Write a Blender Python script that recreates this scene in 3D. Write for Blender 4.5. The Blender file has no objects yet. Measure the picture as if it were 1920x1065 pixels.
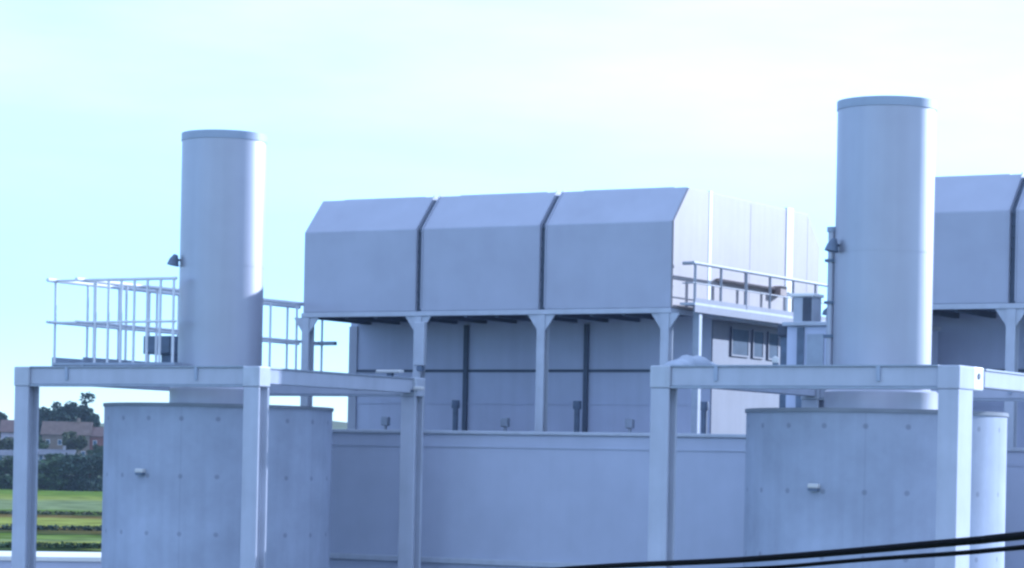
import bpy, bmesh, math, random
from mathutils import Vector, Matrix
R = math.radians
random.seed(11)
S = bpy.context.scene
COL = S.collection
H = 7.0                                   # camera height above the ground

# ------------------------------------------------------------------ camera
YAW, ROLL, F = R(30), 0.020, 5000.0       # F in photo pixels (1920 wide)
cd = bpy.data.cameras.new("camera")
cam = bpy.data.objects.new("camera", cd); COL.objects.link(cam)
cd.sensor_width = 36; cd.lens = 36 * F / 1920
cd.shift_y = 340.5 / 1920
cd.clip_start = 0.2; cd.clip_end = 6000
FW = Vector((-math.sin(YAW), math.cos(YAW), 0)); R0 = Vector((math.cos(YAW), math.sin(YAW), 0)); U0 = Vector((0, 0, 1))
Rc = R0 * math.cos(ROLL) + U0 * math.sin(ROLL); Uc = -R0 * math.sin(ROLL) + U0 * math.cos(ROLL)
M = Matrix((Rc, Uc, -FW)).transposed().to_4x4(); M.translation = Vector((0, 0, H))
cam.matrix_world = M
S.camera = cam
def at(px, d, z):                         # point d metres ahead, seen near photo column px, at height z
    return FW * d + R0 * ((px - 960 - ROLL * 30) * d / F) + Vector((0, 0, z))

# ------------------------------------------------------------------ light
SUN_EL, SUN_AZ = R(18.5), R(25.5)             # azimuth from +Y towards +X
w = bpy.data.worlds.new("World"); S.world = w; w.use_nodes = True
nt = w.node_tree; nt.nodes.clear()
out = nt.nodes.new("ShaderNodeOutputWorld"); bg = nt.nodes.new("ShaderNodeBackground")
sky = nt.nodes.new("ShaderNodeTexSky"); sky.sky_type = 'NISHITA'; sky.sun_disc = False
sky.sun_elevation = SUN_EL; sky.sun_rotation = SUN_AZ
sky.air_density = 1.0; sky.altitude = 900; sky.dust_density = 0.2; sky.ozone_density = 4.0
def wn(t, **k):
    n = nt.nodes.new(t)
    for a, v in k.items(): setattr(n, a, v)
    return n
tc = wn("ShaderNodeTexCoord"); mp = wn("ShaderNodeMapping"); mp.inputs['Scale'].default_value = (2.2, 2.2, 11)
nz = wn("ShaderNodeTexNoise"); nz.inputs['Scale'].default_value = 2.6; nz.inputs['Detail'].default_value = 7; nz.inputs['Roughness'].default_value = .55
sep = wn("ShaderNodeSeparateXYZ"); nt.links.new(tc.outputs['Generated'], sep.inputs[0])
up = wn("ShaderNodeMapRange"); up.inputs['From Min'].default_value = .02; up.inputs['From Max'].default_value = .15; up.interpolation_type = 'SMOOTHSTEP'
dn = wn("ShaderNodeMapRange"); dn.inputs['From Min'].default_value = .22; dn.inputs['From Max'].default_value = .42; dn.inputs['To Min'].default_value = 1; dn.inputs['To Max'].default_value = 1.0; dn.interpolation_type = 'SMOOTHSTEP'
rt = wn("ShaderNodeMapRange"); rt.inputs['From Min'].default_value = -.62; rt.inputs['From Max'].default_value = -.30; rt.inputs['To Min'].default_value = .72; rt.inputs['To Max'].default_value = 1.0
for n_, c_ in ((up, 2), (dn, 2), (rt, 0)): nt.links.new(sep.outputs[c_], n_.inputs['Value'])
nr = wn("ShaderNodeMapRange"); nr.inputs['From Min'].default_value = .32; nr.inputs['From Max'].default_value = .68; nr.inputs['To Min'].default_value = .58; nr.inputs['To Max'].default_value = .78
m1 = wn("ShaderNodeMath", operation='MULTIPLY'); m2 = wn("ShaderNodeMath", operation='MULTIPLY'); m3 = wn("ShaderNodeMath", operation='MULTIPLY'); 
mx = wn("ShaderNodeMix", data_type='RGBA'); mx.inputs['B'].default_value = (6.9, 6.9, 7.1, 1)   # a veil of thin cloud; its unseen overhead part is added to brighten upward faces
nt.links.new(tc.outputs['Generated'], mp.inputs['Vector']); nt.links.new(mp.outputs[0], nz.inputs['Vector']); nt.links.new(nz.outputs['Fac'], nr.inputs['Value'])
nt.links.new(nr.outputs[0], m1.inputs[0]); nt.links.new(up.outputs[0], m1.inputs[1]); nt.links.new(m1.outputs[0], m2.inputs[0]); nt.links.new(dn.outputs[0], m2.inputs[1])
nt.links.new(m2.outputs[0], m3.inputs[0]); nt.links.new(rt.outputs[0], m3.inputs[1]); nt.links.new(m3.outputs[0], mx.inputs['Factor'])
nt.links.new(sky.outputs[0], mx.inputs['A']); nt.links.new(mx.outputs['Result'], bg.inputs['Color'])
bg.inputs['Strength'].default_value = 0.143
nt.links.new(bg.outputs[0], out.inputs[0])
sd = bpy.data.lights.new("sun", 'SUN'); sd.energy = 4.6; sd.angle = R(0.5); sd.color = (1, .90, .79)
so = bpy.data.objects.new("sun", sd); COL.objects.link(so); so.location = (20, 40, 60)
sdir = Vector((math.sin(SUN_AZ) * math.cos(SUN_EL), math.cos(SUN_AZ) * math.cos(SUN_EL), math.sin(SUN_EL)))
so.rotation_euler = sdir.to_track_quat('Z', 'Y').to_euler()
S.view_settings.view_transform = 'Standard'; S.view_settings.look = 'None'
S.view_settings.exposure = 0.76; S.view_settings.gamma = 1
S.view_settings.use_white_balance = True; S.view_settings.white_balance_temperature = 4760; S.view_settings.white_balance_tint = 10
S.cycles.filter_width = 2.6               # the photograph is a soft enlargement
S.cycles.use_denoising = True

# ------------------------------------------------------------------ materials
MATS = {}
def mat(name, col, rough=.6, metal=0, var=.12, scale=1.2, streak=0.0, bump=0.0, holes=None, spec=.4, stripes=None, formwork=False):
    if name in MATS: return MATS[name]
    m = bpy.data.materials.new(name); m.use_nodes = True; MATS[name] = m
    n = m.node_tree; b = n.nodes['Principled BSDF']; L = n.links.new
    b.inputs['Roughness'].default_value = rough; b.inputs['Metallic'].default_value = metal
    b.inputs['Specular IOR Level'].default_value = spec
    t = n.nodes.new("ShaderNodeTexCoord")
    a = n.nodes.new("ShaderNodeTexNoise"); a.inputs['Scale'].default_value = scale; a.inputs['Detail'].default_value = 6; a.inputs['Roughness'].default_value = .6
    L(t.outputs['Object'], a.inputs['Vector'])
    r = n.nodes.new("ShaderNodeMapRange"); r.inputs['From Min'].default_value = .3; r.inputs['From Max'].default_value = .7
    r.inputs['To Min'].default_value = 1 - var; r.inputs['To Max'].default_value = 1 + var
    L(a.outputs['Fac'], r.inputs['Value'])
    fac = r.outputs[0]
    def mul(x, y):
        q = n.nodes.new("ShaderNodeMath"); q.operation = 'MULTIPLY'; L(x, q.inputs[0])
        if hasattr(y, 'links'): L(y, q.inputs[1])
        else: q.inputs[1].default_value = y
        return q.outputs[0]
    if streak:
        mp = n.nodes.new("ShaderNodeMapping"); mp.inputs['Scale'].default_value = (2.3, 2.3, .12)
        s = n.nodes.new("ShaderNodeTexNoise"); s.inputs['Scale'].default_value = 1.6; s.inputs['Detail'].default_value = 5
        L(t.outputs['Object'], mp.inputs['Vector']); L(mp.outputs[0], s.inputs['Vector'])
        q = n.nodes.new("ShaderNodeMapRange"); q.inputs['From Min'].default_value = .35; q.inputs['From Max'].default_value = .7
        q.inputs['To Min'].default_value = 1 + streak * .5; q.inputs['To Max'].default_value = 1 - streak
        L(s.outputs['Fac'], q.inputs['Value']); fac = mul(fac, q.outputs[0])
    if holes:                              # formwork tie holes on a grid of the object's own coordinates
        sx, sz, rad = holes
        sep = n.nodes.new("ShaderNodeSeparateXYZ"); L(t.outputs['Object'], sep.inputs[0])
        ad = n.nodes.new("ShaderNodeMath"); ad.operation = 'ARCTAN2'; L(sep.outputs[1], ad.inputs[0]); L(sep.outputs[0], ad.inputs[1])
        ar = n.nodes.new("ShaderNodeMath"); ar.operation = 'MULTIPLY'; L(ad.outputs[0], ar.inputs[0]); ar.inputs[1].default_value = 3.07
        pz = n.nodes.new("ShaderNodeMath"); pz.operation = 'SUBTRACT'; L(sep.outputs[2], pz.inputs[0]); pz.inputs[1].default_value = .55
        sx = 2 * math.pi * 3.07 / sx
        def cell(x, p):
            d = n.nodes.new("ShaderNodeMath"); d.operation = 'PINGPONG'; L(x, d.inputs[0]); d.inputs[1].default_value = p / 2
            return d.outputs[0]
        cx, cz = cell(ar.outputs[0], sx), cell(pz.outputs[0], sz)
        v = n.nodes.new("ShaderNodeCombineXYZ"); L(cx, v.inputs[0]); L(cz, v.inputs[1])
        ln = n.nodes.new("ShaderNodeVectorMath"); ln.operation = 'LENGTH'; L(v.outputs[0], ln.inputs[0])
        g = n.nodes.new("ShaderNodeMapRange"); g.inputs['From Min'].default_value = rad * .6; g.inputs['From Max'].default_value = rad
        g.inputs['To Min'].default_value = .72; g.inputs['To Max'].default_value = 1.0
        L(ln.outputs['Value'], g.inputs['Value']); fac = mul(fac, g.outputs[0])
        if formwork:
            g2 = n.nodes.new("ShaderNodeMapRange"); g2.inputs['From Min'].default_value = .0; g2.inputs['From Max'].default_value = .035
            g2.inputs['To Min'].default_value = .9; g2.inputs['To Max'].default_value = 1.0
            c2 = cell(ar.outputs[0], sx * 4.0); L(c2, g2.inputs['Value']); fac = mul(fac, g2.outputs[0])
    vm = n.nodes.new("ShaderNodeVectorMath"); vm.operation = 'SCALE'; vm.inputs[0].default_value = col[:3]; L(fac, vm.inputs['Scale'])
    L(vm.outputs[0], b.inputs['Base Color'])
    if bump:
        bp = n.nodes.new("ShaderNodeBump"); bp.inputs['Strength'].default_value = bump; bp.inputs['Distance'].default_value = .02
        L(a.outputs['Fac'], bp.inputs['Height']); L(bp.outputs[0], b.inputs['Normal'])
    return m
PANEL = mat("grey_panel", (0.335, 0.352, 0.431), .38, var=.07, scale=.6, streak=.015)
PANEL_LOW = mat("lower_panel", (0.436, 0.467, 0.594), .6, var=.06, scale=.7, streak=.04)
CLAD = mat("end_cladding", (0.290, 0.256, 0.257), .55, var=.08, scale=.6, streak=.05)
WHITE = mat("white_trim", (0.680, 0.680, 0.680), .5, var=.04)
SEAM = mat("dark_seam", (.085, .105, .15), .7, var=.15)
STEEL = mat("galvanised_steel", (0.285, 0.319, 0.387), .5, metal=.15, var=.10, scale=3)
SHEET = mat("end_sheet_shaded", (0.167, 0.179, 0.234), .6, var=.1, scale=.7, streak=.06)  # lower panel colour darkened to stand in for shade on the end wall
RAILW = mat("rail_galvanised", (.62, .64, .68), .5, var=.08, scale=2)
RAIL = mat("rail_paint", (.30, .32, .36), .6, var=.1, scale=2)
STEEL_L = mat("pale_steel", (0.396, 0.423, 0.488), .5, var=.08, scale=2, streak=.06)
STACKM = mat("stack_paint", (0.349, 0.356, 0.423), .42, metal=.55, var=.05, scale=.6, streak=.03, spec=.5)
_b = STACKM.node_tree.nodes['Principled BSDF']; _b.inputs['Coat Weight'].default_value = .2; _b.inputs['Coat Roughness'].default_value = .4
STACKR = mat("stack_rim", (0.294, 0.337, 0.431), .5, var=.08)
CONC = mat("cast_concrete", (0.322, 0.356, 0.447), .85, var=.12, scale=.8, streak=.06, bump=.2, holes=(20, 1.5, .075), formwork=True)
CONC_F = mat("frame_concrete", (0.390, 0.414, 0.489), .8, var=.07, scale=1.1, streak=.05, bump=.15)
CAP = mat("dark_cap", (.20, .22, .26), .8, var=.15)
ENC = mat("enclosure_paint", (0.395, 0.422, 0.523), .6, var=.07, scale=.55, streak=.015)
DARK = mat("dark_paint", (.05, .06, .09), .55, var=.2, scale=3)
DARKB = mat("dark_blue_grey", (.10, .13, .19), .5, var=.2, scale=3)
RUBBER = mat("black_cable", (.004, .004, .007), .9, var=.2, spec=.05)
GLASS = mat("dark_glass", (.09, .125, .18), .5, var=.2, spec=.04)
LAMP = mat("lamp_white", (0.510, 0.510, 0.508), .35, var=.03)
BROWN = mat("rust_brown", (.30, .24, .22), .7, var=.2, scale=4)
GRAVEL = mat("yard_concrete", (.26, .26, .26), .9, var=.18, scale=.25, bump=.2)
ASPH = mat("asphalt", (.055, .056, .06), .9, var=.2, scale=.6)

# ------------------------------------------------------------------ mesh helpers
class MB:
    def __init__(s): s.bm = bmesh.new()
    def box(s, x0, x1, y0, y1, z0, z1):
        v = [s.bm.verts.new(p) for p in ((x0,y0,z0),(x1,y0,z0),(x1,y1,z0),(x0,y1,z0),(x0,y0,z1),(x1,y0,z1),(x1,y1,z1),(x0,y1,z1))]
        for f in ((3,2,1,0),(4,5,6,7),(0,1,5,4),(1,2,6,5),(2,3,7,6),(3,0,4,7)): s.bm.faces.new([v[i] for i in f])
        return s
    def prism(s, prof, x0, x1):            # profile of (y, z), extruded along x
        a = [s.bm.verts.new((x0, y, z)) for y, z in prof]; b = [s.bm.verts.new((x1, y, z)) for y, z in prof]
        n = len(prof); s.bm.faces.new(a); s.bm.faces.new(b[::-1])
        for i in range(n): s.bm.faces.new((a[i], b[i], b[(i+1) % n], a[(i+1) % n]))
        return s
    def poly_z(s, prof, z0, z1):           # profile of (x, y), extruded along z
        a = [s.bm.verts.new((x, y, z0)) for x, y in prof]; b = [s.bm.verts.new((x, y, z1)) for x, y in prof]
        n = len(prof); s.bm.faces.new(a[::-1]); s.bm.faces.new(b)
        for i in range(n): s.bm.faces.new((a[i], a[(i+1) % n], b[(i+1) % n], b[i]))
        return s
    def tube(s, pts, r, seg=10):
        pts = [Vector(p) for p in pts]; rr = r if isinstance(r, (list, tuple)) else [r] * len(pts); rings = []
        for i, p in enumerate(pts):
            d = (pts[min(i+1, len(pts)-1)] - pts[max(i-1, 0)]).normalized()
            q = d.to_track_quat('Z', 'Y')
            rings.append([s.bm.verts.new(p + q @ Vector((math.cos(2*math.pi*k/seg)*rr[i], math.sin(2*math.pi*k/seg)*rr[i], 0))) for k in range(seg)])
        for a, b in zip(rings, rings[1:]):
            for k in range(seg): s.bm.faces.new((a[k], a[(k+1) % seg], b[(k+1) % seg], b[k]))
        s.bm.faces.new(rings[0][::-1]); s.bm.faces.new(rings[-1])
        return s
    def lathe(s, c, prof, seg=64, closed=False):   # prof of (radius, z) about the vertical through c
        rings = [[s.bm.verts.new((c[0] + r*math.cos(2*math.pi*k/seg), c[1] + r*math.sin(2*math.pi*k/seg), z)) for k in range(seg)] for r, z in prof]
        pr = list(zip(rings, rings[1:])) + ([(rings[-1], rings[0])] if closed else [])
        for a, b in pr:
            for k in range(seg): s.bm.faces.new((a[k], a[(k+1) % seg], b[(k+1) % seg], b[k]))
        return s
    def build(s, name, m, parent=None, bevel=0, smooth=False, org=None):
        o = org if org is not None else (Vector(ROOT[parent.name]) if parent else Vector((0, 0, 0)))
        for v in s.bm.verts: v.co -= o
        bmesh.ops.recalc_face_normals(s.bm, faces=s.bm.faces)
        me = bpy.data.meshes.new(name); s.bm.to_mesh(me); s.bm.free()
        me.materials.append(m)
        if smooth:
            for p in me.polygons: p.use_smooth = True
            try: me.set_sharp_from_angle(angle=R(40))
            except Exception: pass
        ob = bpy.data.objects.new(name, me); COL.objects.link(ob)
        if parent: ob.parent = parent; ROOT[ob.name] = o
        else: ob.location = o
        if bevel:
            bv = ob.modifiers.new("bevel", 'BEVEL'); bv.width = bevel; bv.segments = 2; bv.limit_method = 'ANGLE'
        return ob
ROOT = {}
def tag(o, label=None, cat=None, group=None, kind=None):
    for k, v in (('label', label), ('category', cat), ('group', group), ('kind', kind)):
        if v: o[k] = v
    return o
def thing(name, loc, label, cat, group=None):
    o = bpy.data.objects.new(name, None); COL.objects.link(o); o.location = loc; o.empty_display_size = .5
    ROOT[o.name] = Vector(loc)
    return tag(o, label, cat, group)
def copy_tree(o, parent=None, skip=()):
    c = o.copy(); COL.objects.link(c)
    if parent: c.parent = parent
    for ch in list(o.children):
        if ch.name.split('.')[0] not in skip: copy_tree(ch, c, skip)
    return c

# ------------------------------------------------------------------ ground
def sheet(name, pts, z, m, kind='structure'):
    b = MB(); b.bm.faces.new([b.bm.verts.new((p[0], p[1], z)) for p in pts])
    return tag(b.build(name, m), kind=kind)
def field_mat():
    m = bpy.data.materials.new("field_rows"); m.use_nodes = True; n = m.node_tree; L = n.links.new; b = n.nodes['Principled BSDF']
    b.inputs['Roughness'].default_value = .95; b.inputs['Specular IOR Level'].default_value = .0
    t = n.nodes.new("ShaderNodeTexCoord"); mp = n.nodes.new("ShaderNodeMapping"); mp.inputs['Rotation'].default_value = (0, 0, -YAW); L(t.outputs['Object'], mp.inputs['Vector'])
    mp2 = n.nodes.new("ShaderNodeMapping"); mp2.inputs['Scale'].default_value = (.055, .05, 1); L(mp.outputs[0], mp2.inputs['Vector'])
    a = n.nodes.new("ShaderNodeTexNoise"); a.inputs['Scale'].default_value = 1; a.inputs['Detail'].default_value = 5; L(mp2.outputs[0], a.inputs['Vector'])
    sp = n.nodes.new("ShaderNodeSeparateXYZ"); L(mp.outputs[0], sp.inputs[0])
    ad = n.nodes.new("ShaderNodeMath"); ad.operation = 'MULTIPLY_ADD'; L(a.outputs['Fac'], ad.inputs[0]); ad.inputs[1].default_value = 48; L(sp.outputs[1], ad.inputs[2])
    sb = n.nodes.new("ShaderNodeMath"); sb.operation = 'SUBTRACT'; L(ad.outputs[0], sb.inputs[0]); sb.inputs[1].default_value = 24
    mr = n.nodes.new("ShaderNodeMapRange"); mr.inputs['From Min'].default_value = 180; mr.inputs['From Max'].default_value = 500; L(sb.outputs[0], mr.inputs['Value'])
    r = n.nodes.new("ShaderNodeValToRGB"); e = r.color_ramp.elements      # strips of crop, stubble and pasture, near to far
    BG, DG, GG, BR, OL = (.18, .20, .045), (.035, .052, .018), (.135, .165, .075), (.115, .085, .03), (.095, .14, .02)
    st = [(180, OL), (190, BR), (196, DG), (205, DG), (209, BG), (219, BG), (224, GG), (234, OL), (240, DG), (253, BR), (262, BG), (300, BG), (308, BR), (322, DG), (340, OL), (354, GG), (415, GG), (432, BG), (480, OL)]
    e[0].position = 0; e[0].color = (*OL, 1); e[1].position = 1; e[1].color = (*OL, 1)
    for d_, c_ in st[1:-1]: e.new((d_ - 180) / 320).color = (*c_, 1)
    L(mr.outputs[0], r.inputs['Fac'])
    a2 = n.nodes.new("ShaderNodeTexNoise"); a2.inputs['Scale'].default_value = .22; a2.inputs['Detail'].default_value = 4; L(t.outputs['Object'], a2.inputs['Vector'])
    q = n.nodes.new("ShaderNodeMapRange"); q.inputs['From Min'].default_value = .3; q.inputs['From Max'].default_value = .7; q.inputs['To Min'].default_value = .5; q.inputs['To Max'].default_value = 1.5; L(a2.outputs['Fac'], q.inputs['Value'])
    vm = n.nodes.new("ShaderNodeVectorMath"); vm.operation = 'SCALE'; L(r.outputs[0], vm.inputs[0]); L(q.outputs[0], vm.inputs['Scale']); L(vm.outputs[0], b.inputs['Base Color'])
    return m
sheet('ground', [(-3000, -1500), (3000, -1500), (3000, 4500), (-3000, 4500)], 0, field_mat())
sheet('yard', [(-95, 30), (30, 30), (30, 100), (-95, 100)], .004, GRAVEL)
def band(name, d0, d1, px0, px1, z, m): return sheet(name, [at(px0, d0, 0), at(px1, d0, 0), at(px1, d1, 0), at(px0, d1, 0)], z, m)
band('road', 128, 150, -2600, 2600, .006, ASPH)

# hillside behind the fields
def hill_z(d):
    t = min(1, max(0, (d - 575) / 75)); return 6.2 * t * t * (3 - 2 * t) + max(0, d - 650) * .045
bm = MB()
cols, rows = 60, 26
g = []
for j in range(rows + 1):
    d = 570 + j * 16
    row = []
    for i in range(cols + 1):
        px = -2600 + i * 110
        edge = min(1, (cols - i) / 14)
        p = at(px, d, 0); p.z = (hill_z(d) * (1 + .12 * math.sin(i * .9 + j * .3)) - .05) * edge - .02
        row.append(bm.bm.verts.new(p))
    g.append(row)
for j in range(rows):
    for i in range(cols): bm.bm.faces.new((g[j][i], g[j][i+1], g[j+1][i+1], g[j+1][i]))
tag(bm.build('hill', mat("hill_scrub", (.055, .075, .035), .95, var=.4, scale=.08), smooth=True), kind='structure')

# ------------------------------------------------------------------ filter house
YF, YR = 67.1, 77.4
ZB, ZE, ZT = H + 4.52, H + 6.97, H + 8.02
LY0 = 70.2
def filter_house(BAYS, label):
    X0, X1, NB = BAYS[0], BAYS[-1], len(BAYS) - 1
    root = thing('filter_house', ((X0+X1)/2, 72, 0), label, 'building', 'intake houses')
    def prof(o=0.0, zb=ZB): return [(YF-o, zb), (YF-o, ZE+.3*o), (YF+.95-.4*o, ZT+o), (YR-1.0+.4*o, ZT+o), (YR+o, ZE+.1), (YR+o, zb)]
    for i in range(NB):
        b = MB(); b.prism(prof(), BAYS[i] + (.085 if i else 0), BAYS[i+1] - (.085 if i < NB-1 else 0)); b.build('hood_bay', PANEL, root, bevel=.03)
    for x in BAYS[1:-1]:
        b = MB(); b.prism(prof(-.10, ZB+.02), x-.084, x+.084)
        for z in [ZB + .25 + k*.3 for k in range(8)]: b.box(x-.075, x+.075, YF+.06, YF+.105, z, z+.05)
        b.build('bay_joint', SEAM, root)
        for sx in (-.12, .09):
            b = MB(); b.prism(prof(.035, ZB+.06), x+sx, x+sx+.03); b.build('joint_flange', PANEL, root)
    for i in range(NB):                        # low ridge caps
        b = MB(); b.box(BAYS[i]+.7, BAYS[i+1]-.5, YF+1.1, YF+1.4, ZT-.01, ZT+.035); b.build('ridge_cap', PANEL, root, bevel=.02)
    b = MB(); b.box(X0-.03, X1+.03, YF-.05, YF+.10, ZB-.14, ZB-.002); b.build('eaves_beam', STEEL_L, root, bevel=.015)
    for xx in (X1-.12, X0-.03):
        b = MB(); b.box(xx, xx+.15, YF+.102, YR, ZB-.14, ZB-.002); b.build('edge_beam', STEEL_L, root)
    b = MB(); b.box(X0+.13, X1-.13, YF+.11, LY0-.06, ZB-.05, ZB-.004); b.build('soffit_shade', SEAM, root)  # dark sheet added to deepen the shade under the hood
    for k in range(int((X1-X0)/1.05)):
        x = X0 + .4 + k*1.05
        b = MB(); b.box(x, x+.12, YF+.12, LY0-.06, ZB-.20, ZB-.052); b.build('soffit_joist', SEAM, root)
    # end cladding (lit end): three sheets and two ribs standing proud
    for (ya, yb) in ((YF+.02, 69.35), (69.6, 74.75), (75.3, YR-.02)):
        pts = []
        def top(y):
            if y < YF+.95: return ZE + (y-YF)/.95*(ZT-ZE)
            if y > YR-1: return ZE+.1 + (YR-y)/1.0*(ZT-ZE-.1)
            return ZT
        ys = sorted({ya, yb, *[y for y in (YF+.95, YR-1.0) if ya < y < yb]})
        pf = [(y, top(y)-.02) for y in ys] + [(yb, ZB+.01), (ya, ZB+.01)]
        b = MB(); b.prism(pf, X1+.002, X1+.045); b.build('end_panel', CLAD, root, bevel=.008)
    b = MB(); b.poly_z([(X1+.002, 69.36), (X1+.055, 69.38), (X1+.055, 69.57), (X1+.002, 69.59)], ZB+.01, ZT+.02); b.build('end_rib', WHITE, root)
    b = MB(); b.poly_z([(X1+.002, 74.76), (X1+.07, 74.78), (X1+.09, 75.0), (X1+.06, 75.27), (X1+.002, 75.29)], ZB+.01, ZT+.05); b.build('end_rib', WHITE, root)
    for (y, m_, wd) in ((72.2, SEAM, .012), (76.4, SEAM, .01)):
        b = MB(); b.box(X1+.0455, X1+.050, y, y+wd, ZB+.05, ZT-.1); b.build('panel_seam', CLAD, root)
    # legs
    for x in (X0+.12, BAYS[1], BAYS[2], X1-.16):
        b = MB(); b.box(x-.13, x+.13, YF-.03, YF-.005, 0, ZB-.142); b.box(x-.13, x+.13, YF+.225, YF+.25, 0, ZB-.142); b.box(x-.02, x+.02, YF-.004, YF+.224, 0, ZB-.142)
        p = b.build('leg', STEEL_L, root)
        for sg in (-1, 1):
            b = MB(); q = [(0, 0), (.32, 0), (0, -.45)]; vv = [[b.bm.verts.new((x + sg*(.131 + u), YF + dy, ZB - .142 + v)) for u, v in q] for dy in (0, .05)]
            b.bm.faces.new(vv[0]); b.bm.faces.new(vv[1])
            for k in range(3): b.bm.faces.new((vv[0][k], vv[0][(k+1) % 3], vv[1][(k+1) % 3], vv[1][k]))
            b.build('knee_brace', STEEL_L, p)
    # lower house
    LX0, LX1 = X0-.3, X1-.2
    b = MB(); b.box(LX0, LX1, LY0, 77.0, 0, ZB-.003); b.build('lower_wall', PANEL_LOW, root, bevel=.02)
    for x in BAYS[1:-1]:
        b = MB(); b.box(x-.22, x-.08, LY0-.10, LY0-.002, 0, ZB-.24); b.build('wall_joint', SEAM, root)
    b = MB(); b.box(LX0-.02, LX0+.28, LY0-.05, LY0-.003, 0, ZB-.24); b.build('corner_trim', PANEL, root)
    b = MB(); b.box(LX0+.29, LX1-.05, LY0-.05, LY0-.004, H+2.84, H+2.92); b.build('wall_rail', SEAM, root)
    b = MB(); b.box(LX0+.29, LX1-.05, LY0-.03, LY0-.004, H+1.86, H+1.90); b.build('wall_rail', PANEL_LOW, root)
    b = MB(); b.box(LX1+.002, LX1+.04, LY0+.0, 77.0, 0, ZB-.15); b.build('end_sheeting', SHEET, root)
    for (ya, yb) in ((71.45, 72.6), (72.95, 73.65), (74.05, 74.75)):
        f = MB(); z0, z1 = H+3.42, H+4.18
        f.box(LX1+.041, LX1+.09, ya-.05, ya, z0-.05, z1+.05); f.box(LX1+.041, LX1+.07, yb, yb+.05, z0-.05, z1+.05)
        f.box(LX1+.041, LX1+.07, ya, yb, z1, z1+.05); f.box(LX1+.041, LX1+.09, ya, yb, z0-.05, z0)
        fo = f.build('window', SHEET, root)
        b = MB(); b.box(LX1+.042, LX1+.055, ya, yb, z0, z1); b.build('pane', GLASS, fo)
    # pale cable box on the second leg
    if NB == 2: return
    b = MB(); b.box(BAYS[1]+.0, BAYS[1]+.36, YF-.22, YF-.04, H+2.9, H+4.2); co = b.build('cable_box', STEEL_L, root, bevel=.03)
    b = MB(); b.box(BAYS[1]+.10, BAYS[1]+.30, YF-.20, YF-.06, H+2.74, H+2.898); b.build('cable_gland', DARKB, co, bevel=.03)
    # brown conduit on the end wall
    b = MB(); b.box(X1+.06, X1+.16, 69.9, 73.9, ZB+.95, ZB+1.03); b.box(X1+.06, X1+.30, 73.9, 74.35, ZB+.80, ZB+1.08); b.build('conduit', BROWN, root)
filter_house([-46.2, -42.06, -37.86, -33.7], 'grey steel air intake house with three hooded bays on legs, behind the left chimney stack')
filter_house([-27.85, -23.71, -20.9], 'grey steel air intake house cut off by the right photo edge')

# ------------------------------------------------------------------ turbine enclosures in front of the legs
for (xa, xb, zt, lab) in ((-46.0, -28.55, H+.95, 'long blue-grey flat wall block between the two concrete silos'),
                          (-28.4, -21.35, H+.70, 'blue-grey wall block at the right edge behind the right concrete silo')):
    t = thing('turbine_enclosure', ((xa+xb)/2, 65, 0), lab, 'enclosure', 'turbine enclosures')
    b = MB(); b.box(xa, xb, 64, 66.6, 0, zt-.10); b.build('wall', ENC, t, bevel=.02)
    b = MB(); b.box(xa-.03, xb+.03, 63.94, 66.63, zt-.098, zt); b.build('roof_slab', STEEL_L, t, bevel=.02)
    b = MB(); b.box(xa, xb, 63.975, 63.998, zt-.46, zt-.42); b.build('drip_trim', ENC, t)
    b = MB(); b.box(xa, xb, 63.90, 63.998, H-2.78, H-2.62); b.build('base_ledge', STEEL_L, t, bevel=.02)

# pipes standing behind the enclosure
for i, (px, lab) in enumerate(((855, 'dark standpipe left of centre behind the wall block'), (1083, 'dark standpipe near the middle behind the wall block'), (1320, 'dark standpipe behind the wall block right of the concrete column'))):
    X = (-41.97, -37.77, -33.6)[i]; y = 69.2
    t = thing('vent_pipe', (X, y, 0), lab, 'pipe', 'dark standpipes behind the wall')
    b = MB(); b.tube([(X, y, 0), (X, y, H+1.7)], .085, 14); b.build('pipe', DARKB, t, smooth=True)
    b = MB(); b.tube([(X, y, H+1.702), (X, y, H+1.74), (X, y, H+1.95)], [.12, .13, .12], 14); b.build('cowl', DARKB, t, smooth=True)
for i, lab in enumerate(('short grey valve post behind the wall, leftmost, by the rear column', 'short grey valve post behind the wall between the first two standpipes', 'short grey valve post behind the wall left of the light concrete column')):
    X = (-44.35, -40.1, -35.9)[i]; y = 69.0
    t = thing('valve_post', (X, y, 0), lab, 'valve', 'short valve posts behind the wall')
    b = MB(); b.tube([(X, y, 0), (X, y, H+1.15)], .05, 10); b.build('pipe', STEEL, t, smooth=True)
    b = MB(); b.box(X-.12, X+.12, y-.10, y+.10, H+1.152, H+1.42); b.build('valve_head', STEEL, t, bevel=.03)

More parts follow.
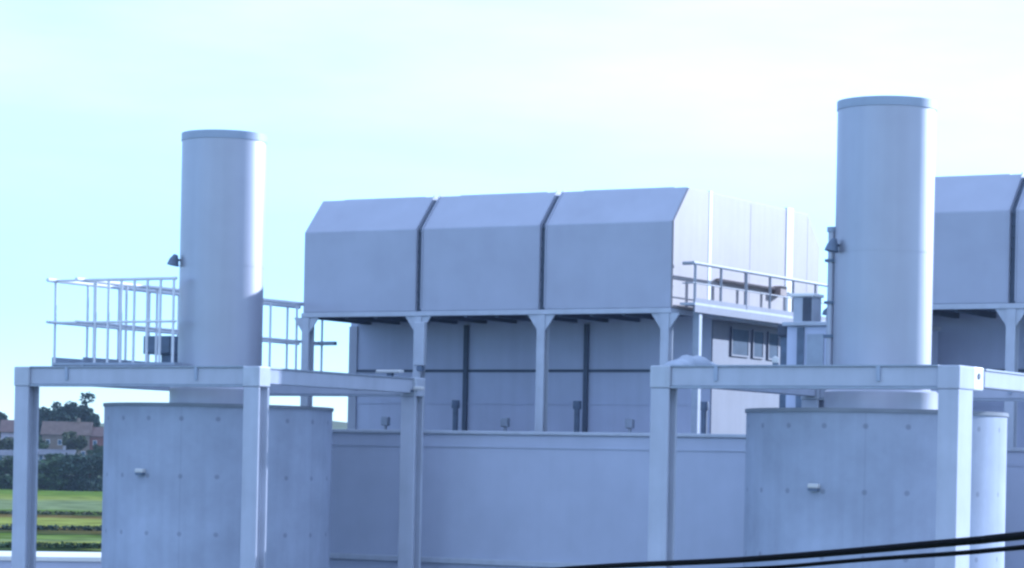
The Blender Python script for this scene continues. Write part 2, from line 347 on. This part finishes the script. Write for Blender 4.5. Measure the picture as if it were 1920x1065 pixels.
# ------------------------------------------------------------------ exhaust stacks
def stack(X, Y, label, riser):
    zt, zc, r, rc = H+8.80, H+1.95, (1.16 if riser else 1.135), 1.34
    t = thing('exhaust_stack', (X, Y, H+1.46), label, 'chimney', 'exhaust stacks')
    b = MB(); b.lathe((X, Y), [(r, zc), (r, zt-.21), (r-.06, zt-.21), (r-.06, zc)], 96, True); b.build('shell', STACKM, t, smooth=True)
    b = MB(); b.lathe((X, Y), [(r+.018, zt-.208), (r+.018, zt), (r-.07, zt), (r-.07, zt-.208)], 96, True); b.build('rim', STACKR, t, smooth=True)
    b = MB(); b.lathe((X, Y), [(rc, H+1.462), (rc, zc-.05), (rc-.05, zc-.002), (.2, zc-.002), (.2, H+1.462)], 96, True); b.build('collar', STACKM, t, smooth=True)
    b = MB(); b.lathe((X, Y), [(r+.006, H+5.2), (r+.006, H+5.23), (r-.01, H+5.23), (r-.01, H+5.2)], 96, True); b.build('weld_seam', STACKM, t)
    a = Vector((-.679, -.734, 0)); p = Vector((X, Y, H+5.34)) + a * (r+.0); n = Vector((.734, -.679, 0))
    b = MB(); b.tube([p - a*.03, p + a*.16 + Vector((0, 0, .06))], .03, 8); lo = b.build('flood_lamp', DARKB, t)
    b = MB(); c = p + a*.17; b.tube([c + Vector((0, 0, .16)) - a*.05, c + Vector((0, 0, .02)), c + a*.03 + Vector((0, 0, -.13))], [.06, .13, .17], 16); b.build('lamp_shade', DARKB, lo, smooth=True)
    if riser:
        l = Vector((-.93, -.37, 0)); q = Vector((X, Y, 0)) + l * (r + .14) + Vector((.30, .9, 0)) * .12
        b = MB(); b.tube([(q.x, q.y, H+1.97), (q.x, q.y, H+5.72)], .095, 14); ro = b.build('riser_pipe', STACKM, t, smooth=True)
        b = MB(); b.tube([(q.x, q.y, H+5.722), (q.x, q.y, H+5.84)], .13, 14); b.build('pipe_cap', STACKR, ro, smooth=True)
        for z in (H+5.0, H+4.0, H+3.2):
            b = MB(); b.box(q.x-.13, q.x+.22, q.y-.13, q.y+.13, z, z+.07); b.build('pipe_clamp', DARKB, ro)
    return t
stack(-43.0, 58.55, 'plain grey cylindrical chimney stack rising above the left concrete silo', False)
stack(-24.1, 59.2, 'taller-looking grey chimney stack with a side pipe, above the right concrete silo', True)

# ------------------------------------------------------------------ concrete silos under the stacks
def silo(X, Y, label):
    r, zt = 3.07, H+1.46
    t = thing('concrete_silo', (X, Y, 0), label, 'silo', 'round concrete silos')
    b = MB(); b.lathe((X, Y), [(.01, zt-.09), (r, zt-.09), (r, 0)], 128); b.build('walls', CONC, t, smooth=True)
    b = MB(); b.lathe((X, Y), [(.01, zt), (r+.035, zt), (r+.035, zt-.088), (.01, zt-.088)], 128); b.build('cap_slab', CAP, t, smooth=True)
    a = Vector((-.065, -.998, 0)); q = Vector((.998, -.065, 0)); lz = H-.36
    def lbox(n0, n1, s0, s1, z0, z1):
        b = MB(); b.poly_z([tuple((Vector((X, Y, 0)) + a*(r+n) + q*sd_)[:2]) for n, sd_ in ((n0, s0), (n1, s0), (n1, s1), (n0, s1))], z0, z1); return b
    lo = lbox(-.01, .13, -.14, .14, lz-.02, lz+.09).build('wall_lamp', LAMP, t, bevel=.03)
    lbox(-.01, .12, -.12, .12, lz-.08, lz-.022).build('lamp_shadow', DARKB, lo)  # dark block standing in for the shadow below the lamp
    return t
silo(-43.0, 58.55, 'round cast concrete silo under the left chimney stack')
silo(-24.22, 59.2, 'round cast concrete silo under the right chimney stack, its right edge sunlit')

# ------------------------------------------------------------------ portal frames
def frame(xs, ys, label, deep_right):
    zt, zb = H+2.34, H+1.90
    t = thing('portal_frame', ((xs[0]+xs[1])/2, (ys[0]+ys[1])/2, 0), label, 'frame', 'concrete portal frames')
    a = .235
    for i, x in enumerate(xs):
        for j, y in enumerate(ys):
            dp = .45 if (deep_right and i == 1 and j == 0) else a
            b = MB()
            if deep_right and i == 1: b.box(x-a, x+a, y-a, y+2*dp-a, 0, zb-.05)
            else:                              # H section, web set back between two flanges
                k, f_ = .06, .075
                b.poly_z([(x-a, y-a), (x+a, y-a), (x+a, y-a+f_), (x+k, y-a+f_), (x+k, y+a-f_), (x+a, y+a-f_), (x+a, y+a), (x-a, y+a), (x-a, y+a-f_), (x-k, y+a-f_), (x-k, y-a+f_), (x-a, y-a+f_)], 0, zb-.05)
            c = b.build('column', CONC_F, t, bevel=.02)
            b = MB(); b.box(x-a-.02, x+a+.02, y-a-.02, y+2*dp-a+.02, zb-.048, zt+.03); b.build('capital', STEEL_L if not (deep_right and i) else CONC_F, c, bevel=.03)
    e = a + .022
    for j, y in enumerate(ys):
        b = MB(); b.box(xs[0]+e, xs[1]-e, y-.17, y+.17, zb, zt); o = b.build('beam', CONC_F, t, bevel=.02)
        b = MB(); b.box(xs[0]+e, xs[1]-e, y-.21, y+.21, zb-.05, zb-.002); b.box(xs[0]+e, xs[1]-e, y-.21, y+.21, zt+.002, zt+.04); b.build('flange', STEEL, o)
        for f in (.20, .765):
            x = xs[0] + (xs[1]-xs[0])*f
            b = MB(); b.box(x-.045, x+.045, y-.215, y+.215, zb+.12, zt+.001); b.build('clamp', STACKR, o)
    for i, x in enumerate(xs):
        ya = ys[0] + (.665 + .9 if (deep_right and i) else e); yb = ys[1] - e
        b = MB(); b.box(x-.17, x+.17, ya, yb, zb+.04, zt-.02); o = b.build('beam', CONC_F, t, bevel=.02)
        b = MB(); b.box(x-.20, x+.20, ya, yb, zt-.018, zt+.02); b.build('flange', STEEL, o)
    if deep_right:
        x, y = xs[1], ys[0]+.665+.024
        b = MB(); b.box(x-.20, x+.24, y, y+.62, zb-.04, zt+.03); o = b.build('corbel', WHITE, t, bevel=.03)
        b = MB(); b.tube([(x+.235, y+.30, (zb+zt)/2+.05), (x+.262, y+.30, (zb+zt)/2+.05)], .07, 12); b.build('bolt', SEAM, o)
        b = MB(); b.box(x-.12, x+.12, y+.622, y+.87, zb+.10, zt-.10); b.build('spacer', DARKB, o)
    return t
f1 = frame((-46.7, -39.24), (55, 62.4), 'four-legged concrete portal frame around the left chimney stack', False)
f2 = frame((-27.74, -20.74), (55, 63.55), 'four-legged concrete portal frame around the right chimney stack', True)
# small strip lamps on the rear column of the left frame
for (dx, z, ln, lab) in ((-.75, H+2.50, .8, 'upper small strip lamp left of the rear column'), (.30, H+2.02, .45, 'lower small strip lamp right of the rear column')):
    x, y = -39.24 + dx, 62.4
    if dx < 0:
        t = thing('strip_lamp', (x, y, z), lab, 'lamp', 'strip lamps on the rear column')
        b = MB(); b.box(x-ln/2, x+ln/2, y-.14, y+.10, z, z+.09); b.build('lamp_body', LAMP, t, bevel=.03)
        b = MB(); b.box(x-.08, x+.08, y-.06, y+.06, H+2.381, z-.002); b.build('bracket', DARKB, t)
    else:
        t = thing('strip_lamp', (x, y, z), lab, 'lamp', 'strip lamps on the rear column')
        b = MB(); b.box(x-ln/2+.185, x+ln/2, y-.40, y-.20, z, z+.10); b.build('lamp_body', LAMP, t, bevel=.03)
        b = MB(); b.box(-39.24+.10, -39.24+.20, y-.38, y-.258, z-.06, z-.002); b.build('bracket', DARKB, t)

# ------------------------------------------------------------------ catwalk on the left
t = thing('catwalk', (-47.3, 63, H+2.4), 'tall-railed steel catwalk running back past the left chimney stack', 'walkway')
ca, cb, y0, y1, zd, zr = -47.55, -46.45, 57.0, 68.8, H+2.50, H+4.82
b = MB(); b.box(ca, cb, y0, y1, zd, zd+.07); b.build('deck', STEEL, t)
b = MB(); b.box(ca, ca+.06, y0, y1, zd-.16, zd-.002); b.box(cb-.06, cb, y0, y1, zd-.16, zd-.002)
b.build('stringer', STEEL, t)
b = MB(); b.box(ca, ca+.02, y0, y1, zd+.072, zd+.22); b.box(cb-.02, cb, y0, y1, zd+.072, zd+.22); b.build('kick_plate', STEEL, t)
n = 9
for (x, off) in ((ca+.05, 0), (cb-.05, .45)):
    for k in range(n):
        y = y0 + .05 + off + (y1 - y0 - .7) * k / (n-1)
        b = MB(); b.tube([(x, y, zd+.071), (x, y, zr)], .038, 8); b.build('railing_post', RAILW, t)
    for (z, r) in ((zr, .06), (zd+1.17, .042)):
        b = MB(); b.tube([(x, y0-.30, z), (x, y1, z)], r, 8); b.build('handrail', RAILW, t)
for z in (zr, zd+1.17):
    b = MB(); b.tube([(ca+.05, y0+.05, z), (cb-.05, y0+.05, z)], .035, 8); b.build('handrail', RAILW, t)
b = MB(); b.box(cb+.002, -43.35, y0, y0+.34, zd, zd+.07); b.build('deck', STEEL, t)
for k in range(7):
    xx = cb + .35 + k*.44
    b = MB(); b.tube([(xx, y0+.05, zd+.071), (xx, y0+.05, zr)], .038, 8); b.build('railing_post', RAILW, t)
for (z, r) in ((zr, .045), (zd+1.17, .035)):
    b = MB(); b.tube([(cb-.04, y0+.05, z), (-43.37, y0+.05, z)], r, 8); b.build('handrail', RAILW, t)
b = MB(); b.box(cb-.30, cb+.55, y1-.4, y1-.25, zd+1.1, zd+1.22); b.build('end_bar', STEEL, t)
b = MB(); b.tube([(cb-.35, y1-.3, zd+.1), (cb-.35, y1-.3, zd+2.2)], .07, 10); b.build('end_hoop', STEEL, t)
for y in (64.9, 66.9):
    b = MB(); b.box(ca+.10, ca+.26, y-.08, y+.08, 0, zd-.162); b.build('leg', STEEL, t)
# cabinet on the catwalk
c = at(289, 76.2, 0); x, y = -47.1, 61.4
t = thing('control_cabinet', (x, y, zd+.07), 'dark blue-grey control cabinet on the catwalk left of the chimney', 'cabinet')
b = MB(); b.box(x-.55, x+.75-.30, y-.25, y+.8, zd+.50, zd+1.02); o = b.build('body', DARKB, t, bevel=.02)
b = MB(); b.box(x-.51, x+.41, y-.27, y-.252, zd+.54, zd+.98); b.build('door', DARKB, o)
b = MB(); b.box(x-.0, x+.42, y-.1, y+.75, zd+.071, zd+.498); b.build('pedestal', DARKB, t)

# ------------------------------------------------------------------ walkway at the hood end
t = thing('service_platform', (-33.1, 72, H+4.6), 'narrow railed service platform along the sunlit end of the intake house', 'walkway')
pa, pb, y0, y1, zd, zr = -33.56, -33.08, 67.4, 77.6, H+4.62, H+5.80
b = MB(); b.box(pa, pb, y0, y1, zd, zd+.07); b.build('deck', STEEL_L, t)
b = MB(); b.box(pb-.03, pb, y0, y1, zd-.20, zd-.002); b.box(pb-.02, pb, y0, y1, zd+.072, zd+.2); b.build('kick_plate', SHEET, t)
ys = [y0+.05 + (y1-y0-.1)*k/6 for k in range(7)]
for k, y in enumerate(ys):
    b = MB(); b.tube([(pb-.04, y, zd+.071), (pb-.04, y, zr)], .042 if k != 2 else .055, 8); b.build('railing_post', RAIL, t)
for (z, r) in ((zr, .05), (zd+.62, .02)):
    b = MB(); b.tube([(pb-.04, y0-.1, z), (pb-.04, y1, z)], r, 8); b.build('handrail', RAIL, t)
    b = MB(); b.tube([(pb-.08, y0+.05, z), (pa+.05, y0+.05, z)], r, 8); b.build('handrail', RAIL, t)
for y in (67.9, 76.8):
    b = MB(); b.box(pb-.26, pb-.06, y-.1, y+.1, 0, zd-.003); b.build('leg', STEEL, t, bevel=.01)
# equipment housing between the hood end and the right stack
t = thing('equipment_housing', (-28.6, 68, 0), 'blue-grey equipment housing in shade left of the right chimney stack', 'enclosure')
hx0, hx1, hy0, hy1, hz = -29.85, -26.6, 66.5, 69.4, H+4.02
b = MB(); b.box(hx0, hx1, hy0, hy1, 0, hz-.08); b.build('walls', PANEL_LOW, t, bevel=.02)
b = MB(); b.box(hx0-.10, hx1+.05, hy0-.12, hy1+.05, hz-.078, hz+.03); b.build('roof', STEEL_L, t, bevel=.02)
b = MB(); b.box(hx0+.32, hx0+.52, hy0-.04, hy0-.003, H+1.5, hz-.12); b.build('door_gap', DARKB, t)
b = MB(); b.box(hx0+.62, hx0+1.1, hy0-.05, hy0-.003, H+2.1, hz-.3); b.build('door', STEEL, t)
b = MB(); b.box(hx0-.32, hx0-.12, hy0+.3, hy0+.7, 0, hz-.35); d_ = b.build('downpipe', DARKB, t)
b = MB(); b.box(hx0-.38, hx0-.08, hy0+.2, hy0+.72, hz-.348, hz+.0); b.build('hopper', DARK, d_, bevel=.04)
x, y, z = hx0+.32, hy0+.5, hz+.03
t = thing('switch_cabinet', (x, y, z), 'small white switch cabinet with a dark door on the housing roof', 'cabinet')
b = MB(); b.box(x-.27, x+.30, y-.22, y+.4, z, z+.70); o = b.build('body', STEEL_L, t, bevel=.02)
b = MB(); b.box(x-.32, x+.36, y-.28, y+.45, z+.702, z+.80); b.build('lid', WHITE, t, bevel=.03)
b = MB(); b.box(x+.02, x+.28, y-.24, y-.222, z+.04, z+.68); b.build('door', DARK, o)
x, y = hx0+1.05, hy0+.4
t = thing('valve_actuator', (x, y, z), 'small dark valve actuator on the housing roof beside the stack', 'valve')
b = MB(); b.tube([(x, y, z), (x, y, z+.18)], .07, 10); b.build('stem', DARKB, t)
b = MB(); b.tube([(x-.02, y, z+.182), (x, y, z+.30), (x+.02, y, z+.42)], [.17, .16, .06], 12); b.build('motor', DARKB, t, smooth=True)

# cover and beacon lamps on the left beam of the right frame
x = -27.74
b = MB(); xx, yy = x, 56.6
ring = []
for i in range(15):
    y = 55.35 + i*.19; k = i/14
    hh = .05 + .26*math.sin(math.pi*min(1, k*1.15))**.7 * (1+.15*math.sin(i*1.9)) if k < .87 else .06
    ring.append([b.bm.verts.new((x + .30*math.cos(a)*(1+.08*math.sin(i+a)), y, H+2.362 + hh*max(0, math.sin(a)))) for a in [math.pi*j/8 for j in range(9)]])
for p, q in zip(ring, ring[1:]):
    for j in range(8): b.bm.faces.new((p[j], p[j+1], q[j+1], q[j]))
    b.bm.faces.new((p[0], q[0], q[8], p[8]))
b.bm.faces.new(ring[0]); b.bm.faces.new(ring[-1])
tag(b.build('tarpaulin_cover', STEEL, smooth=True, org=Vector((x, 56.6, H+2.36))), 'pale rumpled cover lying on the frame beam below the service platform', 'cover')
for (x, y, zb_, lab) in ((-27.74, 60.2, H+2.36, 'white beacon lamp on the beam below the dark windows'), (-24.95, 55.0, H+2.38, 'white beacon lamp on the front beam beside the right stack')):
    t = thing('beacon_lamp', (x, y, zb_), lab, 'lamp', 'white beacon lamps')
    b = MB(); b.tube([(x, y, zb_+.002), (x, y, zb_+.05)], .07, 12); b.build('base', DARKB, t)
    b = MB(); b.lathe((x, y), [(.001, zb_+.051), (.075, zb_+.052), (.085, zb_+.12), (.06, zb_+.18), (.001, zb_+.21)], 16); b.build('dome', LAMP, t, smooth=True)

# ------------------------------------------------------------------ overhead cables close to the camera
def cable(pts, r, label):
    P = [Vector(p) for p in pts]; res = []
    for i in range(len(P)-1):
        a, b_, c_, d_ = P[max(i-1, 0)], P[i], P[i+1], P[min(i+2, len(P)-1)]
        for k in range(12):
            s = k/12; res.append(.5*((2*b_) + (c_-a)*s + (2*a-5*b_+4*c_-d_)*s*s + (3*b_-a-3*c_+d_)*s**3))
    res.append(P[-1])
    b = MB(); b.tube(res, r, 10)
    return tag(b.build('overhead_cable', RUBBER, smooth=True, org=res[0].copy()), label, 'cable', 'black overhead cables')
def pc(px, py, d):
    u, v = px-960, 873-py
    return FW*d + R0*((u - ROLL*v)*d/F) + Vector((0, 0, H + (v + ROLL*u)*d/F))
cable([(-38, 63.97, 3.2), pc(760, 1100, 27), pc(1059, 1067, 21), pc(1399, 1049, 16.5), pc(1798, 1016, 13), pc(1930, 1003, 12), pc(3600, 840, 6), (9, -4, 8.2)], .0200, 'thick black cable crossing the lower right corner, the upper one')
cable([(-36, 63.97, 3.0), pc(1000, 1110, 22), pc(1500, 1060, 16), pc(1798, 1037, 13.4), pc(1930, 1025, 12.4), pc(3600, 870, 6.2), (9.3, -4, 8.0)], .0125, 'thin black cable just under the thick one at lower right')

# ------------------------------------------------------------------ far left: low wall, hedges, trees, houses
a, c = at(-420, 98.5, 0), at(330, 101.5, 0)
dv = (c-a).normalized(); nv = Vector((-dv.y, dv.x, 0))
t = thing('flat_shed', a.lerp(c, .5), 'low flat-roofed shed with a pale sunlit roof at lower left', 'shed')
def strip(o0, o1, e, z0, z1):
    q = [a - dv*e + nv*o0, c + dv*e + nv*o0, c + dv*e + nv*o1, a - dv*e + nv*o1]
    b = MB(); b.poly_z([(p.x, p.y) for p in q], z0, z1); return b
strip(0, 5.2, 0, 0, 3.05).build('wall', ENC, t)
strip(-.1, 5.4, .1, 3.053, 3.22).build('roof', mat("pale_membrane", (.62, .62, .60), .8, var=.08, scale=.5), t, bevel=.02)

def leaf_mat(name, col):
    return mat(name, col, .8, var=.6, scale=.30, spec=.2)
def leaves(b, c, rad, n, size, rng):
    for _ in range(n):
        while True:
            p = Vector((rng.uniform(-1, 1), rng.uniform(-1, 1), rng.uniform(-1, 1)))
            if .25 < p.length < 1: break
        p = Vector((p.x*rad[0], p.y*rad[1], p.z*rad[2])) + c
        s = size*rng.uniform(.6, 1.4); e = Matrix.Rotation(rng.uniform(0, 6.3), 3, 'Z') @ Matrix.Rotation(rng.uniform(-1.2, 1.2), 3, 'X')
        v = [b.bm.verts.new(p + e @ Vector(o)) for o in ((-s, -s*.5, 0), (s*.2, -s*.7, s*.1), (s, s*.3, 0), (-s*.3, s*.7, .1*s))]
        b.bm.faces.new(v)
BARK = mat("bark", (.06, .045, .035), .9, var=.3, scale=2)
def tree(p, h, w_, m, label, seed, trunk=.35, name='tree', group='trees around the hillside houses'):
    rng = random.Random(seed); t = thing(name, p, label, 'tree' if name != 'shrub' else 'shrub', group)
    p = Vector(p); b = MB()
    b.tube([p - Vector((0,0,.5)), p + Vector((0, 0, h*.3)), p + Vector((rng.uniform(-.3, .3), 0, h*.75))], [h*.03, h*.022, h*.008], 8)
    tips = []
    for k in range(6):
        an = rng.uniform(0, 6.28); z = h*rng.uniform(.3, .55); e = p + Vector((math.cos(an)*w_*.55, math.sin(an)*w_*.55, h*rng.uniform(.55, .85)))
        b.tube([p + Vector((0, 0, z)), (p + Vector((0, 0, z)) + e)/2 + Vector((0, 0, .4)), e], [h*.012, h*.009, h*.004], 6); tips.append(e)
    b.build('trunk', BARK, t)
    b = MB()
    low = [p + Vector((rng.uniform(-.5, .5)*w_, rng.uniform(-.5, .5)*w_, h*.22)) for _ in range(6)] if trunk < .2 else []
    for e in tips + low + [p + Vector((0, 0, h*.82)), p + Vector((0, 0, h*trunk + h*.15))]:
        for _ in range(3):
            c_ = e + Vector((rng.gauss(0, w_*.22), rng.gauss(0, w_*.22), rng.gauss(0, h*.07)))
            leaves(b, c_, (w_*rng.uniform(.25, .42), w_*rng.uniform(.25, .42), h*rng.uniform(.10, .18)), 120, h*.03+.10, rng)
    b.build('crown', m, t)
    return t
G1, G2, G3, G4 = leaf_mat("leaf_dark", (.035, .06, .045)), leaf_mat("leaf_mid", (.05, .085, .035)), leaf_mat("leaf_olive", (.075, .09, .045)), leaf_mat("leaf_blue", (.045, .075, .075))
def on_hill(px, d): p = at(px, d, 0); p.z = hill_z(d) - .2; return p
# front belt of bushy trees at the field edge
belt = [(-60, 566, 7, 5, G1), (4, 558, 6.4, 5.6, G2), (38, 566, 6.4, 5.6, G1), (86, 560, 5.4, 5.6, G1), (112, 553, 7.2, 6.4, G2), (140, 558, 6.6, 6.6, G1), (170, 550, 7.4, 6.4, G1), (198, 556, 6.8, 6, G2), (240, 560, 7.4, 5, G1), (290, 556, 7, 5, G2)]
blabs = ['dark bushy tree at the field edge left of the photo', 'mid green bushy tree at the field edge by the left photo edge', 'dark bushy tree at the field edge behind the left concrete column', 'dark bushy tree just right of the left concrete column',
         'mid green bush with a rounded top at the field edge', 'dark bushy tree in the middle of the field edge belt', 'darkest bushy tree near the left silo', 'mid green bushy tree half behind the left silo', 'dark bushy tree hidden behind the left silo', 'mid green bushy tree hidden behind the left silo']
for i, (px, d, h, w_, m) in enumerate(belt):
    if px > 220 or px < -20: continue
    tree(at(px, d, 0), h, w_, m, blabs[i], 100+i, trunk=.1, name='bushy_tree', group='bushy trees along the field edge')
# higher trees among and behind the houses
for i, (px, d, h, w_, m, lab) in enumerate(((106, 690, 13.0, 5.0, G1, 'round dark tree on the skyline, left one of the skyline pair'), (140, 696, 14.0, 5.6, G1, 'tall dark tree on the skyline, right one of the skyline pair'),
        (170, 690, 10.5, 2.6, G1, 'slim dark tree on the skyline above the red house'), (84, 690, 10.0, 2.4, G4, 'small tree on the skyline beside the concrete column'), (100, 660, 7.0, 4.4, G4, 'pale blue-green tree beside the pink roof'),
        (140, 634, 7.2, 3.0, G3, 'olive tree standing in front of the pink house'), (104, 622, 3.6, 2.6, G2, 'low round tree below the pink house'), (-2, 690, 10.5, 3.0, G1, 'dark tree cut by the left photo edge'), (10, 640, 5.5, 3.2, G3, 'olive tree below the mauve house'), (182, 628, 4.5, 2.6, G2, 'small green tree below the red house'), (66, 640, 6, 4, G2, 'green tree behind the left concrete column'))):
    tree(on_hill(px, d), h, w_, m, lab, 300+i)

def house(px, d, wd, dp, hw, hr, wallm, roofm, label, rot):
    p = on_hill(px, d); t = thing('house', p, label, 'house', 'houses on the hillside')
    def bld(b, name, m, par, **k):
        o = b.build(name, m, par, org=Vector((0, 0, 0)), **k); return o
    b = MB(); b.box(-wd/2, wd/2, -dp/2, dp/2, -2, hw); wo = bld(b, 'wall', wallm, t)
    b = MB(); b.prism([(-dp/2-.4, hw-.05), (0, hw+hr), (dp/2+.4, hw-.05), (dp/2+.4, hw-.25), (0, hw+hr-.25), (-dp/2-.4, hw-.25)], -wd/2-.4, wd/2+.4); ro = bld(b, 'roof', roofm, t)
    b = MB(); b.prism([(-dp/2, hw), (0, hw+hr-.26), (dp/2, hw)], -wd/2+.002, wd/2-.002); bld(b, 'gable', wallm, t)
    b = MB(); b.box(wd*.2, wd*.2+.7, -.4, .4, hw+hr*.55, hw+hr+.9); bld(b, 'chimney', wallm, ro)
    nw = max(2, int(wd/2.6))
    for s in range(2 if hw > 4.5 else 1):
        for k in range(nw):
            x = -wd/2 + wd*(k+.5)/nw; z = .9 + s*2.7
            b = MB(); b.box(x-.5, x+.5, -dp/2-.04, -dp/2-.003, z, z+1.3); fo = bld(b, 'window', WHITE, t)
            b = MB(); b.box(x-.42, x+.42, -dp/2-.055, -dp/2-.042, z+.08, z+1.22); bld(b, 'pane', GLASS, fo)
    b = MB(); b.box(-.5, .5, -dp/2-.06, -dp/2-.003, -.3, .0+.6); bld(b, 'door', DARKB, t)
    t.rotation_euler.z = YAW + R(rot); return t
PINK = mat("pink_render", (0.177, 0.143, 0.116), .9, var=.1); TILE = mat("faded_tile", (0.130, 0.094, 0.077), .9, var=.2, scale=.8)
TILE2 = mat("brown_tile", (0.136, 0.090, 0.081), .9, var=.2, scale=.8); BRICK = mat("red_brick", (0.178, 0.085, 0.075), .9, var=.2, scale=1); MAUVE = mat("grey_render", (.36, .33, .40), .9, var=.1); SAND = mat("pale_render", (0.300, 0.288, 0.298), .9, var=.1)
house(126, 655, 11.5, 8, 6.2, 3.2, PINK, TILE, 'pink house with a faded red tiled roof on the hillside', 4)
house(197, 655, 6.5, 7, 6.0, 2.2, BRICK, TILE2, 'red brick house half hidden by the left silo', -6)
house(34, 672, 8.0, 7, 6.0, 3.0, MAUVE, TILE2, 'mauve-grey house left of the concrete column', 6)
house(104, 632, 9.0, 5, 2.4, 1.2, SAND, mat("grey_sheet", (.13, .135, .16), .7, var=.1), 'low pale building with a grey roof below the pink house', 2)
house(20, 628, 7.0, 5, 2.4, 1.2, SAND, MATS["grey_sheet"], 'low pale building below the mauve house', -3)

# low hedge rows across the field
for i, (d, px0, px1, hh, m, lab) in enumerate(((318, -40, 210, .45, G3, 'olive low hedge row across the far part of the field'), (250, -60, 216, .5, G1, 'dark low hedge row across the middle of the field'), (201, -80, 222, .45, G2, 'green low hedge row at the near side of the field behind the flat shed'))):
    rng = random.Random(40+i); b = MB(); a_, c_ = at(px0, d, 0), at(px1, d*1.02, 0)
    for k in range(110):
        s = (k + rng.random())/110; p = a_.lerp(c_, s) + Vector((rng.gauss(0, .3), rng.gauss(0, .5), hh*.45))
        leaves(b, p, (.5, .5, hh*.55), 16, .12, rng)
    tag(b.build('hedge', m, org=a_.copy()), lab, 'hedge', 'low hedge rows in the field')

# ------------------------------------------------------------------ the air: pale haze over the distance
b = MB(); b.box(-900, 700, -120, 1150, -1.5, 60)
hm = bpy.data.materials.new("haze_air"); hm.use_nodes = True; hm.node_tree.nodes.clear()
ho = hm.node_tree.nodes.new("ShaderNodeOutputMaterial"); pv = hm.node_tree.nodes.new("ShaderNodeVolumePrincipled")
pv.inputs['Density'].default_value = 0.00008; pv.inputs['Color'].default_value = (.62, .78, 1.0, 1); pv.inputs['Anisotropy'].default_value = .2
hm.node_tree.links.new(pv.outputs[0], ho.inputs['Volume'])
tag(b.build('haze', hm), kind='stuff')
